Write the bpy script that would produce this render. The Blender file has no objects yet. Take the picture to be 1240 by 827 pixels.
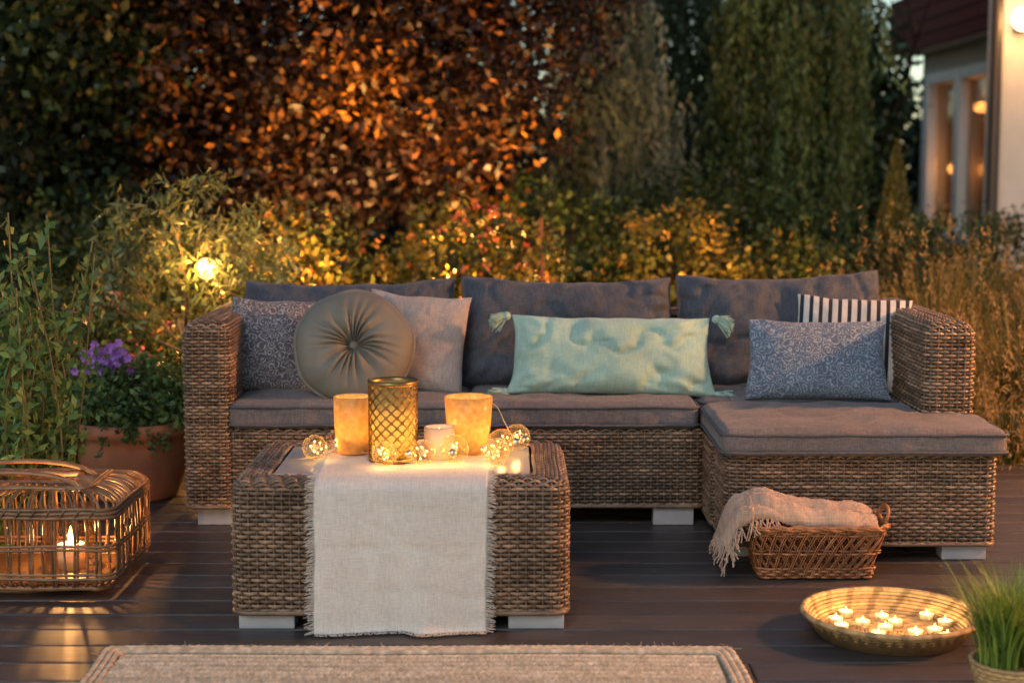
import bpy, math, random
import numpy as np
from mathutils import Vector, Matrix, noise
rng=np.random.default_rng(11); random.seed(5)
scn=bpy.context.scene
COL=scn.collection
rad=math.radians
# ------------------------------------------------------------------ mesh helpers
def link(o,parent=None):
    COL.objects.link(o)
    if parent is not None: o.parent=parent
    return o
def empty(name,loc=(0,0,0)):
    e=bpy.data.objects.new(name,None); e.empty_display_size=.1; e.location=loc
    return link(e)
def fast(name,V,F,mat,parent=None,smooth=True,col=None,mw=None):
    V=np.ascontiguousarray(V,dtype=np.float32).reshape(-1,3); F=np.ascontiguousarray(F,dtype=np.int32)
    me=bpy.data.meshes.new(name)
    n,k=F.shape
    me.vertices.add(len(V)); me.vertices.foreach_set('co',V.ravel())
    me.loops.add(n*k); me.loops.foreach_set('vertex_index',F.ravel())
    me.polygons.add(n); me.polygons.foreach_set('loop_start',np.arange(0,n*k,k,dtype=np.int32))
    me.polygons.foreach_set('use_smooth',np.full(n,bool(smooth)))
    me.update(calc_edges=True)
    if col is not None:
        c=np.ones((len(V),4),np.float32); c[:,:3]=col
        a=me.attributes.new('Col','FLOAT_COLOR','POINT'); a.data.foreach_set('color',c.ravel())
    if mat: me.materials.append(mat)
    o=bpy.data.objects.new(name,me)
    link(o,parent)
    if mw is not None: o.matrix_world=mw
    return o
class MB:
    def __init__(s): s.V=[];s.F=[];s.C=[];s.n=0
    def add(s,V,F,col=(1,1,1)):
        V=np.asarray(V,float).reshape(-1,3)
        s.V.append(V); s.F.append(np.asarray(F)+s.n)
        c=np.asarray(col,float)
        if c.ndim==1: c=np.tile(c,(len(V),1))
        s.C.append(c); s.n+=len(V)
    def obj(s,name,mat,parent=None,smooth=True,mw=None):
        return fast(name,np.concatenate(s.V),np.concatenate(s.F),mat,parent,smooth,np.concatenate(s.C),mw)
def tubeset(P,N,B,a,b,closed=True,sides=6):
    R,n,_=P.shape
    an=np.linspace(0,2*np.pi,sides,endpoint=False)
    a=np.broadcast_to(np.asarray(a,float),(R,n)); b=np.broadcast_to(np.asarray(b,float),(R,n))
    V=P[:,:,None,:]+N[:,:,None,:]*(b[:,:,None]*np.cos(an))[...,None]+B[:,:,None,:]*(a[:,:,None]*np.sin(an))[...,None]
    idx=np.arange(R*n*sides).reshape(R,n,sides)
    i0=idx if closed else idx[:,:-1]
    i1=np.roll(idx,-1,axis=1) if closed else idx[:,1:]
    F=np.stack([i0,np.roll(i0,-1,axis=2),np.roll(i1,-1,axis=2),i1],-1).reshape(-1,4)
    return V.reshape(-1,3),F
def norm(v): return v/np.maximum(np.linalg.norm(v,axis=-1,keepdims=True),1e-9)
def curve_tube(mb,pts,r,sides=6,col=(1,1,1),closed=False):
    P=np.asarray(pts,float)
    if closed: T=norm(np.roll(P,-1,0)-np.roll(P,1,0))
    else: T=norm(np.gradient(P,axis=0))
    ref=np.array([0,0,1.]) if abs(T[:,2]).mean()<.8 else np.array([.3,1.,0])
    N=norm(np.cross(T,ref)); B=np.cross(T,N)
    r=np.broadcast_to(np.asarray(r,float),(len(P),))
    V,F=tubeset(P[None],N[None],B[None],r[None],r[None],closed,sides)
    mb.add(V,F,col)
def smoothpts(pts,n=24,closed=False):
    P=np.asarray(pts,float)
    if closed: P=np.vstack([P[-1],P,P[0],P[1]])
    else: P=np.vstack([2*P[0]-P[1],P,2*P[-1]-P[-2]])
    out=[];m=len(P)-3
    for i in range(m):
        p0,p1,p2,p3=P[i:i+4]
        for t in np.linspace(0,1,max(2,n//m),endpoint=False):
            out.append(.5*((2*p1)+(-p0+p2)*t+(2*p0-5*p1+4*p2-p3)*t*t+(-p0+3*p1-3*p2+p3)*t**3))
    if not closed: out.append(P[-2])
    return np.array(out)
def lathe(mb,prof,c=(0,0,0),seg=48,col=(1,1,1)):
    pr=np.asarray(prof,float); an=np.linspace(0,2*np.pi,seg,endpoint=False)
    V=np.stack([pr[:,0][:,None]*np.cos(an)+c[0],pr[:,0][:,None]*np.sin(an)+c[1],np.repeat(pr[:,1][:,None],seg,1)+c[2]],-1)
    idx=np.arange(len(pr)*seg).reshape(len(pr),seg)
    i0=idx[:-1];i1=idx[1:]
    F=np.stack([i0,np.roll(i0,-1,1),np.roll(i1,-1,1),i1],-1).reshape(-1,4)
    mb.add(V.reshape(-1,3),F,col)
def axis_samples(h,r,n):
    ph=np.linspace(0,np.pi/4,5)[1:]
    e=(h-r)+r*np.tan(ph)
    m=np.linspace(-(h-r),(h-r),max(2,n))
    return np.concatenate([-e[::-1],m,e])
def rbox(half,r,n=(2,2,2)):
    h=np.asarray(half,float); r=min(r,h.min()*.98)
    S=[axis_samples(h[i],r,n[i]) for i in range(3)]
    VV=[];FF=[];c=0
    for ax in range(3):
        u,v=(ax+1)%3,(ax+2)%3
        for sg in (-1,1):
            U,W=np.meshgrid(S[u],S[v],indexing='ij')
            p=np.zeros(U.shape+(3,)); p[...,u]=U;p[...,v]=W;p[...,ax]=sg*h[ax]
            idx=np.arange(U.size).reshape(U.shape)+c
            q=np.stack([idx[:-1,:-1],idx[1:,:-1],idx[1:,1:],idx[:-1,1:]],-1).reshape(-1,4)
            if sg<0:q=q[:,::-1]
            VV.append(p.reshape(-1,3));FF.append(q);c+=U.size
    V=np.concatenate(VV);F=np.concatenate(FF)
    key=np.round(V,6); _,i,inv=np.unique(key,axis=0,return_index=True,return_inverse=True)
    V=V[i];F=inv.reshape(-1)[F]
    q=np.clip(V,-(h-r),(h-r)); d=norm(V-q)
    return q+d*r,F
def box(mb,x0,x1,y0,y1,z0,z1,r=.003,col=(1,1,1)):
    V,F=rbox(((x1-x0)/2,(y1-y0)/2,(z1-z0)/2),r)
    mb.add(V+np.array([(x0+x1)/2,(y0+y1)/2,(z0+z1)/2]),F,col)
def boxo(name,x0,x1,y0,y1,z0,z1,mat,parent=None,r=.004):
    mb=MB();box(mb,x0,x1,y0,y1,z0,z1,r);return mb.obj(name,mat,parent)
def rr(x0,x1,y0,y1,R,n):
    R=max(min(R,(x1-x0)/2-1e-4,(y1-y0)/2-1e-4),.001)
    P=[];N=[]
    for cx,cy,a0 in ((x1-R,y0+R,-90),(x1-R,y1-R,0),(x0+R,y1-R,90),(x0+R,y0+R,180)):
        for a in np.linspace(a0,a0+90,9):
            d=np.array([math.cos(rad(a)),math.sin(rad(a))]);P.append(np.array([cx,cy])+R*d);N.append(d)
    P.append(P[0]);N.append(N[0]);P=np.array(P);N=np.array(N)
    s=np.concatenate([[0],np.cumsum(np.linalg.norm(np.diff(P,axis=0),axis=1))])
    t=np.linspace(0,s[-1],n,endpoint=False)
    pp=np.stack([np.interp(t,s,P[:,i]) for i in (0,1)],-1)
    nn=norm(np.stack([np.interp(t,s,N[:,i]) for i in (0,1)],-1))
    return pp,nn
def reedcol(R,n,sides):
    c=rng.uniform(.55,1.25,(R,1,1))*np.ones((R,n,sides))
    k=rng.normal(0,1,(R,max(2,n//10)))
    x=np.linspace(0,k.shape[1]-1,n)
    for i in range(R): c[i]*= (1+.24*np.interp(x,np.arange(k.shape[1]),k[i]))[:,None]
    return np.clip(c,.3,1.8).reshape(-1,1)*np.array([[1,1,1]])
def weave_rows(mb,prof,rect,R,K,a=.0052,b=.0030,amp=.0046,spk=4,rc=True):
    n=K*spk
    P=[];N=[];B=[]
    for ins,z,phi in prof:
        p,nn=rr(rect[0]+ins,rect[1]-ins,rect[2]+ins,rect[3]-ins,max(R-ins,.006),n)
        P.append(np.column_stack([p,np.full(n,z)]))
        N.append(np.column_stack([nn*math.cos(phi),np.full(n,math.sin(phi))]))
        B.append(np.column_stack([-nn*math.sin(phi),np.full(n,math.cos(phi))]))
    P=np.array(P);N=np.array(N);B=np.array(B)
    ph=np.pi*K*np.arange(n)/n
    d=np.cos(ph[None]+np.pi*np.arange(len(P))[:,None])*amp
    jit=rng.normal(0,.0006,(len(P),1,1))*B
    wv=.0011*np.sin(np.arange(n)/n*2*np.pi*rng.integers(5,9)+rng.uniform(0,6))[None,:,None]*B
    V,F=tubeset(P+N*d[...,None]+jit+wv,N,B,a,b,True,6)
    mb.add(V,F,reedcol(len(P),n,6))
    m=P.shape[0]; ii=np.arange(0,n,spk)
    Ps=np.swapaxes(P[:,ii],0,1);Ns=np.swapaxes(N[:,ii],0,1);Bs=np.swapaxes(B[:,ii],0,1)
    T=np.cross(Ns,Bs)
    if m>2:
        V,F=tubeset(Ps,Ns,T,.0035,.0022,False,5)
        mb.add(V,F,np.array([.6,.6,.6]))
def wicker_box(parent,name,x0,x1,y0,y1,z0,z1,R=.03,topr=.025,top_in=.08,rp=.0118,sp=.023):
    L1=z1-topr-z0; L2=topr*math.pi/2; L3=max(top_in-topr,0); prof=[]
    s=rp*.5
    while s<L1+L2+L3:
        if s<L1: prof.append((0,z0+s,0))
        elif s<L1+L2:
            ph=(s-L1)/topr; prof.append((topr*(1-math.cos(ph)),z1-topr+topr*math.sin(ph),ph))
        else: prof.append((topr+s-L1-L2,z1,math.pi/2))
        s+=rp
    per=2*(x1-x0+y1-y0); K=int(round(per/sp/2))*2
    mb=MB(); weave_rows(mb,prof,(x0,x1,y0,y1),R,K)
    p,nn=rr(x0,x1,y0,y1,R,K*2)
    curve_tube(mb,np.column_stack([p,np.full(len(p),z0)]),.008,6,(.8,.8,.8),True)
    mb.obj(name,M_wick,parent)
    b2=MB(); i=.007; box(b2,x0+i,x1-i,y0+i,y1-i,z0+.004,z1-i,max(topr-.004,.01))
    b2.obj(name+'_core',M_core,parent)
# ------------------------------------------------------------------ materials
def newmat(name):
    m=bpy.data.materials.new(name);m.use_nodes=True;nt=m.node_tree
    return m,nt,nt.nodes['Principled BSDF']
def nd(nt,t,**kw):
    x=nt.nodes.new(t)
    for k,v in kw.items():
        if k in x.inputs.keys(): x.inputs[k].default_value=v
        else: setattr(x,k,v)
    return x
def c4(c): return (c[0],c[1],c[2],1)
def noise_n(nt,scale,mapscale=(1,1,1),detail=3,rough=.55):
    tc=nd(nt,'ShaderNodeTexCoord');mp=nd(nt,'ShaderNodeMapping');mp.inputs['Scale'].default_value=mapscale
    nt.links.new(tc.outputs['Object'],mp.inputs['Vector'])
    n=nd(nt,'ShaderNodeTexNoise',Scale=scale,Detail=detail,Roughness=rough)
    nt.links.new(mp.outputs[0],n.inputs['Vector']);return n
def ramp(nt,src,stops):
    r=nd(nt,'ShaderNodeValToRGB');e=r.color_ramp.elements
    e[0].position,e[0].color=stops[0][0],c4(stops[0][1]);e[1].position,e[1].color=stops[-1][0],c4(stops[-1][1])
    for p,c in stops[1:-1]:
        q=e.new(p);q.color=c4(c)
    nt.links.new(src,r.inputs['Fac']);return r
def mix(nt,a,b,fac,mode='MIX'):
    m=nd(nt,'ShaderNodeMix',data_type='RGBA',blend_type=mode)
    for s,i in ((fac,0),(a,6),(b,7)):
        if isinstance(s,(int,float)): m.inputs[i].default_value=s
        elif isinstance(s,tuple): m.inputs[i].default_value=c4(s)
        else: nt.links.new(s,m.inputs[i])
    return m.outputs[2]
def mth(nt,op,a,b=None,c=None):
    m=nd(nt,'ShaderNodeMath',operation=op)
    for i,s in enumerate((a,b,c)):
        if s is None: continue
        if isinstance(s,(int,float)): m.inputs[i].default_value=s
        else: nt.links.new(s,m.inputs[i])
    return m.outputs[0]
def bump(nt,bs,src,strength=.3,dist=.002):
    b=nd(nt,'ShaderNodeBump',Strength=strength,Distance=dist)
    nt.links.new(src,b.inputs['Height']);nt.links.new(b.outputs[0],bs.inputs['Normal'])
def simple(name,c1,c2=None,rough=.6,scale=30,mapscale=(1,1,1),bs_=0,bscale=120,metal=0,attr=False,spec=.5,dist=.002):
    m,nt,b=newmat(name);c2=c2 or c1
    n=noise_n(nt,scale,mapscale,4)
    col=mix(nt,c1,c2,ramp(nt,n.outputs[0],[(.3,(0,0,0)),(.7,(1,1,1))]).outputs[0])
    if attr:
        a=nd(nt,'ShaderNodeAttribute',attribute_name='Col');col=mix(nt,col,a.outputs['Color'],1.0,'MULTIPLY')
    nt.links.new(col,b.inputs['Base Color']);b.inputs['Roughness'].default_value=rough
    b.inputs['Metallic'].default_value=metal;b.inputs['Specular IOR Level'].default_value=spec
    if bs_:
        n2=noise_n(nt,bscale,mapscale,3);bump(nt,b,n2.outputs[0],bs_,dist)
    return m
M_wick=simple('wicker_reed',(.33,.225,.15),(.175,.112,.072),.38,14,attr=True,bs_=.25,bscale=260)
M_core=simple('wicker_core',(.02,.013,.009),rough=.9)
M_foot=simple('painted_metal_foot',(.45,.45,.47),(.36,.36,.38),.5,12)
def fabric(name,c1,c2,scale=1.0,sheen=.3,bs=.5,kind=None,c3=None,var=.78):
    m,nt,b=newmat(name)
    a=noise_n(nt,14*scale,(42,2.2,2.2),3);d=noise_n(nt,14*scale,(2.2,42,42),3)
    s=mth(nt,'MULTIPLY',mth(nt,'ADD',a.outputs[0],d.outputs[0]),.5)
    col=mix(nt,c1,c2,ramp(nt,s,[(.42,(0,0,0)),(.58,(1,1,1))]).outputs[0])
    big=noise_n(nt,5,(1,1,1),2)
    col=mix(nt,col,mix(nt,col,(var,var,var),1.0,'MULTIPLY'),ramp(nt,big.outputs[0],[(.35,(0,0,0)),(.7,(1,1,1))]).outputs[0])
    if kind=='floral':
        tc=nd(nt,'ShaderNodeTexCoord')
        n4=noise_n(nt,25,(1,1,1),2)
        vm=nd(nt,'ShaderNodeVectorMath',operation='MULTIPLY_ADD');nt.links.new(n4.outputs['Color'],vm.inputs[0]);vm.inputs[1].default_value=(.03,.03,.03);nt.links.new(tc.outputs['Object'],vm.inputs[2])
        v=nd(nt,'ShaderNodeTexVoronoi',Scale=30.0);v.inputs['Randomness'].default_value=.7
        nt.links.new(vm.outputs[0],v.inputs['Vector'])
        w=mth(nt,'SINE',mth(nt,'MULTIPLY',v.outputs['Distance'],26.))
        n3=noise_n(nt,110,(1,1,1),3)
        w2=mth(nt,'ADD',w,mth(nt,'MULTIPLY',mth(nt,'SUBTRACT',n3.outputs[0],.5),5.))
        col=mix(nt,col,c3,ramp(nt,w2,[(.3,(0,0,0)),(.75,(.8,.8,.8))]).outputs[0])
    if kind=='stripe':
        tc=nd(nt,'ShaderNodeTexCoord');sp=nd(nt,'ShaderNodeSeparateXYZ');nt.links.new(tc.outputs['Object'],sp.inputs[0])
        fr=mth(nt,'FRACT',mth(nt,'MULTIPLY',sp.outputs[0],1/.034))
        st=mth(nt,'LESS_THAN',mth(nt,'ABSOLUTE',mth(nt,'SUBTRACT',fr,.5)),.21)
        col=mix(nt,col,c3,st)
    nt.links.new(col,b.inputs['Base Color']);b.inputs['Roughness'].default_value=.9
    b.inputs['Sheen Weight'].default_value=sheen;b.inputs['Sheen Roughness'].default_value=.4
    b.inputs['Specular IOR Level'].default_value=.15
    n2=noise_n(nt,10,(1,1,1),3)
    h=mth(nt,'ADD',mth(nt,'MULTIPLY',s,.25),mth(nt,'MULTIPLY',n2.outputs[0],1.0))
    bump(nt,b,h,bs,.006)
    return m
F_sofa=fabric('blue_grey_linen',(.105,.118,.145),(.050,.058,.077),sheen=.15,bs=.7)
F_seat=fabric('seat_linen',(.23,.205,.205),(.12,.108,.115),sheen=.15,bs=.6)
F_pipe=simple('piping_fabric',(.11,.11,.125),(.07,.07,.085),.9,80)
F_beige=fabric('natural_linen',(.50,.43,.40),(.32,.27,.25))
F_mint=fabric('mint_cotton',(.41,.60,.53),(.31,.48,.42),.8)
F_pat=fabric('patterned_blue',(.13,.175,.25),(.10,.135,.20),1,.2,.3,'floral',(.34,.39,.46))
F_pat2=fabric('patterned_grey',(.13,.125,.145),(.105,.10,.12),1,.2,.3,'floral',(.44,.41,.42))
F_str=fabric('striped_cotton',(.68,.65,.61),(.56,.53,.50),1,.2,.3,'stripe',(.025,.03,.045))
F_velvet=simple('grey_velvet',(.20,.188,.155),(.14,.132,.11),.65,6)
F_velvet.node_tree.nodes['Principled BSDF'].inputs['Sheen Weight'].default_value=.6
F_velvet.node_tree.nodes['Principled BSDF'].inputs['Sheen Roughness'].default_value=.25
F_velvet.node_tree.nodes['Principled BSDF'].inputs['Sheen Tint'].default_value=(.8,.77,.68,1)
F_cream=fabric('cream_linen',(.80,.75,.68),(.64,.59,.53),.9,.1,.35,var=.93)
F_throw=fabric('knit_throw',(.56,.42,.33),(.42,.30,.23),.5,.2,.8)
def leafmat():
    m,nt,b=newmat('leaves')
    a=nd(nt,'ShaderNodeAttribute',attribute_name='Col')
    nt.links.new(a.outputs['Color'],b.inputs['Base Color']);b.inputs['Roughness'].default_value=.42
    b.inputs['Specular IOR Level'].default_value=.35
    t=nd(nt,'ShaderNodeBsdfTranslucent');nt.links.new(a.outputs['Color'],t.inputs['Color'])
    mx=nd(nt,'ShaderNodeMixShader');mx.inputs[0].default_value=.30
    nt.links.new(b.outputs[0],mx.inputs[1]);nt.links.new(t.outputs[0],mx.inputs[2])
    nt.links.new(mx.outputs[0],nt.nodes['Material Output'].inputs['Surface']);return m
M_leaf=leafmat()
M_bark=simple('bark',(.035,.025,.018),(.018,.013,.010),.95,20,(1,1,.3),.6,40,dist=.01,spec=.1)
def emis(name,c,s):
    m,nt,b=newmat(name);b.inputs['Base Color'].default_value=c4(c);b.inputs['Emission Color'].default_value=c4(c);b.inputs['Emission Strength'].default_value=s
    m.cycles.emission_sampling='NONE';return m
M_flame=emis('candle_flame',(1,.62,.2),9)
M_fil=emis('bulb_filament',(1,.58,.17),10)
M_globe=emis('lamp_globe',(1,.52,.14),4.2)
M_wax=simple('candle_wax',(.8,.68,.5),rough=.5)
M_wax.node_tree.nodes['Principled BSDF'].inputs['Subsurface Weight'].default_value=.3
def glassmat(name,tint,fres=1.0):
    m,nt,b=newmat(name);nt.nodes.remove(b)
    t=nd(nt,'ShaderNodeBsdfTransparent',Color=c4(tint));g=nd(nt,'ShaderNodeBsdfGlossy',Roughness=.04)
    lw=nd(nt,'ShaderNodeFresnel',IOR=1.35);mx=nd(nt,'ShaderNodeMixShader')
    f=mth(nt,'MULTIPLY',lw.outputs[0],fres)
    nt.links.new(f,mx.inputs[0]);nt.links.new(t.outputs[0],mx.inputs[1]);nt.links.new(g.outputs[0],mx.inputs[2])
    nt.links.new(mx.outputs[0],nt.nodes['Material Output'].inputs['Surface']);return m
M_glass=glassmat('clear_glass',(.96,.94,.9),.6)
def bulbglass():
    m,nt,b=newmat('bulb_glass');nt.nodes.remove(b)
    t=nd(nt,'ShaderNodeBsdfTransparent',Color=(.95,.90,.80,1));g=nd(nt,'ShaderNodeBsdfGlossy',Roughness=.06)
    tr=nd(nt,'ShaderNodeBsdfTranslucent',Color=(1,.74,.40,1))
    lw=nd(nt,'ShaderNodeLayerWeight',Blend=.3);m1=nd(nt,'ShaderNodeMixShader');m2=nd(nt,'ShaderNodeMixShader')
    m1.inputs[0].default_value=.45
    nt.links.new(g.outputs[0],m1.inputs[1]);nt.links.new(tr.outputs[0],m1.inputs[2])
    nt.links.new(mth(nt,'MULTIPLY_ADD',lw.outputs['Facing'],.45,.03),m2.inputs[0]);nt.links.new(t.outputs[0],m2.inputs[1]);nt.links.new(m1.outputs[0],m2.inputs[2])
    nt.links.new(m2.outputs[0],nt.nodes['Material Output'].inputs['Surface']);return m
M_bulb=bulbglass()
def frosted(name,c,tr=.65):
    m,nt,b=newmat(name);b.inputs['Base Color'].default_value=c4(c);b.inputs['Roughness'].default_value=.25
    n=noise_n(nt,60,(1,1,1),4);col=mix(nt,c,(c[0]*.8,c[1]*.72,c[2]*.6),ramp(nt,n.outputs[0],[(.35,(0,0,0)),(.65,(1,1,1))]).outputs[0])
    nt.links.new(col,b.inputs['Base Color'])
    t=nd(nt,'ShaderNodeBsdfTranslucent');nt.links.new(col,t.inputs['Color'])
    mx=nd(nt,'ShaderNodeMixShader');mx.inputs[0].default_value=tr
    nt.links.new(b.outputs[0],mx.inputs[1]);nt.links.new(t.outputs[0],mx.inputs[2])
    nt.links.new(mx.outputs[0],nt.nodes['Material Output'].inputs['Surface']);return m
M_amber=frosted('amber_frosted_glass',(.92,.70,.32))
M_amber2=frosted('mercury_glass',(.9,.78,.42),.75)
M_gold=simple('antique_gold',(.42,.27,.10),(.24,.14,.05),.38,40,metal=1)
M_cap=simple('bulb_cap_metal',(.7,.62,.5),rough=.3,metal=1)
M_terra=simple('terracotta',(.56,.23,.12),(.40,.16,.09),.65,9,bs_=.3,bscale=60)
M_soil=simple('soil',(.03,.02,.015),rough=1,bs_=1,bscale=60,dist=.01)
M_cane=simple('bamboo_cane',(.34,.18,.085),(.17,.085,.04),.35,25,attr=True)
M_jute=simple('jute',(.82,.68,.50),(.58,.46,.30),.95,30,attr=True,bs_=.6,bscale=300)
M_seag=simple('coiled_straw',(.66,.44,.2),(.42,.26,.11),.7,45,attr=True,bs_=.5,bscale=250)
M_stucco=simple('white_stucco',(.66,.60,.52),(.58,.53,.46),.9,6,bs_=.4,bscale=80)
M_frame=simple('window_frame_paint',(.82,.78,.72),rough=.5)
M_roof=simple('dark_red_fascia',(.13,.028,.022),(.08,.02,.017),.8,8,spec=.1)
M_pipe=simple('drain_pipe_metal',(.05,.04,.035),rough=.4)
M_curt=simple('warm_curtain',(.5,.33,.15),(.2,.12,.05),.9,4,(6,6,.3))
def deckmat():
    m,nt,b=newmat('composite_decking')
    n=noise_n(nt,7,(.6,14,6),5);n2=noise_n(nt,2,(.7,1.5,1),3);n5=noise_n(nt,3,(1,2,1),5,.7)
    a=nd(nt,'ShaderNodeAttribute',attribute_name='Col')
    col=mix(nt,(.042,.037,.036),(.094,.082,.078),ramp(nt,n.outputs[0],[(.3,(0,0,0)),(.72,(1,1,1))]).outputs[0])
    col=mix(nt,col,a.outputs['Color'],1.,'MULTIPLY')
    col=mix(nt,col,(.14,.12,.11),ramp(nt,n5.outputs[0],[(.52,(0,0,0)),(.8,(.35,.35,.35))]).outputs[0])
    nt.links.new(col,b.inputs['Base Color'])
    r=ramp(nt,n2.outputs[0],[(.3,(.30,.30,.30)),(.7,(.52,.52,.52))]);nt.links.new(r.outputs[0],b.inputs['Roughness'])
    n3=noise_n(nt,9,(.6,22,6),4);bump(nt,b,n3.outputs[0],.5,.004);return m
M_deck=deckmat()
# ------------------------------------------------------------------ ground, deck
mb=MB()
V=[(-400,-400,-.16),(400,-400,-.16),(400,500,-.16),(-400,500,-.16)]
mb.add(V,[[0,1,2,3]]);mb.obj('ground',simple('garden_soil_grass',(.02,.03,.012),(.035,.025,.015),1,3,bs_=.6,bscale=20,dist=.03))
mb=MB();y=-1.0
while y<6.4:
    xs=[-4.2,4.5] if rng.random()<.5 else [-4.2,float(rng.uniform(-3.5,4)),4.5]
    for a,b_ in zip(xs[:-1],xs[1:]):
        k=rng.uniform(.75,1.25);box(mb,a+.002,b_-.002,y+.003,y+.137,-.03,0,.005,np.array([k,k,k]))
    y+=.142
box(mb,-4.2,4.5,-1,6.42,-.15,-.035,.004,np.array([.3,.3,.3]))
mb.obj('wooden_deck',M_deck)
# a few fallen leaves on the boards
mb=MB()
for k in range(26):
    p=np.array([rng.uniform(-1.8,2.2),rng.uniform(3.6,6.2),.004]);a=rng.uniform(0,6.28);d=np.array([math.cos(a),math.sin(a),.1]);s=np.array([-d[1],d[0],.15]);L=rng.uniform(.008,.018)
    mb.add([p-d*L,p+s*L*.45,p+d*L,p-s*L*.45+[0,0,.004]],[[0,1,2,3]],np.array([.22,.13,.05])*rng.uniform(.5,1.3))
mb.obj('fallen_leaves',M_leaf)
# ------------------------------------------------------------------ cushions
def fbm(p,s,seed=0,o=3):
    v=0;a=1
    for i in range(o):
        v+=a*noise.noise(Vector((p[0]*s+seed*7.3,p[1]*s+seed*3.1,p[2]*s-seed)));a*=.5;s*=2
    return v
def slab_cushion(name,parent,x0,x1,y0,y1,z0,z1,seed,notch=None,mat=None):
    h=np.array([(x1-x0)/2,(y1-y0)/2,(z1-z0)/2]);V,F=rbox(h,.028,(56,38,5))
    c=np.array([(x0+x1)/2,(y0+y1)/2,(z0+z1)/2])
    U=V/h
    out=V.copy()
    bul=np.clip((1-U[:,0]**2)*(1-U[:,1]**2),0,1)**.5
    for i in range(len(V)):
        f=fbm(V[i],7,seed)
        rd=max(1-abs(noise.noise(Vector((V[i,0]*5+seed,V[i,1]*9,seed*2.))))*3,0)
        if V[i,2]>0: out[i,2]+=.014*bul[i]+.009*f*(.3+bul[i])-.008*rd*rd*bul[i]
        pk=math.sin(V[i,0]*70+seed+4*f)*.0012*(abs(U[i,1])>.9)
        out[i,1]+=.007*fbm(V[i],9,seed+5)+pk; out[i,0]+=.003*fbm(V[i],9,seed+9)
    P=out+c
    if notch:
        yn,xn=notch; m=P[:,1]>yn; P[m,0]=np.minimum(P[m,0],xn)
    fast(name,P,F,mat or F_seat,parent)
    mb=MB()
    for zz in (z1-.014,z0+.014):
        p,nn=rr(x0-.002,x1+.002,y0-.002,y1+.002,.03,160)
        if notch:
            m=p[:,1]>notch[0];p[m,0]=np.minimum(p[m,0],notch[1]+.002)
        w=np.array([.003*fbm((q[0],q[1],zz),8,seed+2) for q in p])
        curve_tube(mb,np.column_stack([p,zz+w]),.0052,6,(1,1,1),True)
    mb.obj(name+'_piping',F_pipe,parent)
def pmatrix(loc,lean,yaw=0,roll=0):
    return Matrix.Translation(loc)@Matrix.Rotation(rad(yaw),4,'Z')@Matrix.Rotation(rad(90-lean),4,'X')@Matrix.Rotation(rad(roll),4,'Z')
def pillow(name,loc,w,h,t,mat,lean=15,yaw=0,roll=0,seed=0,e=2.4,pw=.5,parent=None,pinch=.05,wr=.01,droop=0,pipe=None,n=64,crease=0,radial=0):
    u=np.sin(np.linspace(-math.pi/2,math.pi/2,n)); u=.55*u+.45*np.linspace(-1,1,n)
    U,W=np.meshgrid(u,u,indexing='ij')
    base=np.clip((1-np.abs(U)**e)*(1-np.abs(W)**e),0,1)**pw
    X=w/2*U*(1-pinch*(1-W**2)); Y=h/2*W*(1-pinch*(1-U**2))+h/2
    X=X*(1+.03*(-W)) ; Y=Y-droop*(1-U**2)*(W>0)*W**2
    for i in range(n):
        for j in (range(n)):
            X[i,j]+=.008*noise.noise(Vector((seed*3.,Y[i,j]*9,U[i,j])))*abs(U[i,j])
            Y[i,j]+=.010*noise.noise(Vector((X[i,j]*8,seed*5.,W[i,j])))*max(W[i,j],0)
    V=[];VV=[]
    for sg in (1,-1):
        Z=np.zeros_like(X)
        for i in range(n):
            for j in range(n):
                f=fbm((X[i,j],Y[i,j],sg*.3),6,seed)
                rdg=1-abs(noise.noise(Vector((X[i,j]*7+seed,Y[i,j]*5+.6*f,sg))))*2.4
                cu,cw=1-abs(U[i,j]),1-abs(W[i,j])
                cor=math.exp(-((cu+cw)/.55)**2)
                fold=math.sin((cu-cw)*16+seed+2*f)*cor*radial
                edge=math.sin(Y[i,j]*95+seed+3*f)*math.exp(-(cu/.16)**2)*radial*.5+math.sin(X[i,j]*85+seed+3*f)*math.exp(-(cw/.16)**2)*radial*.5
                Z[i,j]=sg*(t/2*base[i,j]*(1+.12*(-W[i,j]))+(wr*(f-.9*crease*max(rdg,0)**4*.5)+fold+edge)*min(1,base[i,j]*1.6))
        VV.append(np.stack([X,Y,Z],-1).reshape(-1,3))
    idx=np.arange(n*n).reshape(n,n)
    q=np.stack([idx[:-1,:-1],idx[1:,:-1],idx[1:,1:],idx[:-1,1:]],-1).reshape(-1,4)
    V=np.concatenate(VV);F=np.concatenate([q,q[:,::-1]+n*n])
    bd=np.zeros((n,n),bool);bd[0]=bd[-1]=True;bd[:,0]=bd[:,-1]=True
    mp=np.arange(2*n*n);bi=idx[bd];mp[bi+n*n]=bi;F=mp[F]
    mw=pmatrix(loc,lean,yaw,roll)
    o=fast(name,V,F,mat,parent,mw=mw)
    if pipe:
        ring=np.concatenate([idx[:,0],idx[-1,1:],idx[-2::-1,-1],idx[0,-2:0:-1]])
        mb=MB();curve_tube(mb,V[ring],.005,6,(1,1,1),True)
        pp=mb.obj('piping',pipe,o if parent is None else parent); pp.matrix_world=mw
    return o
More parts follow.
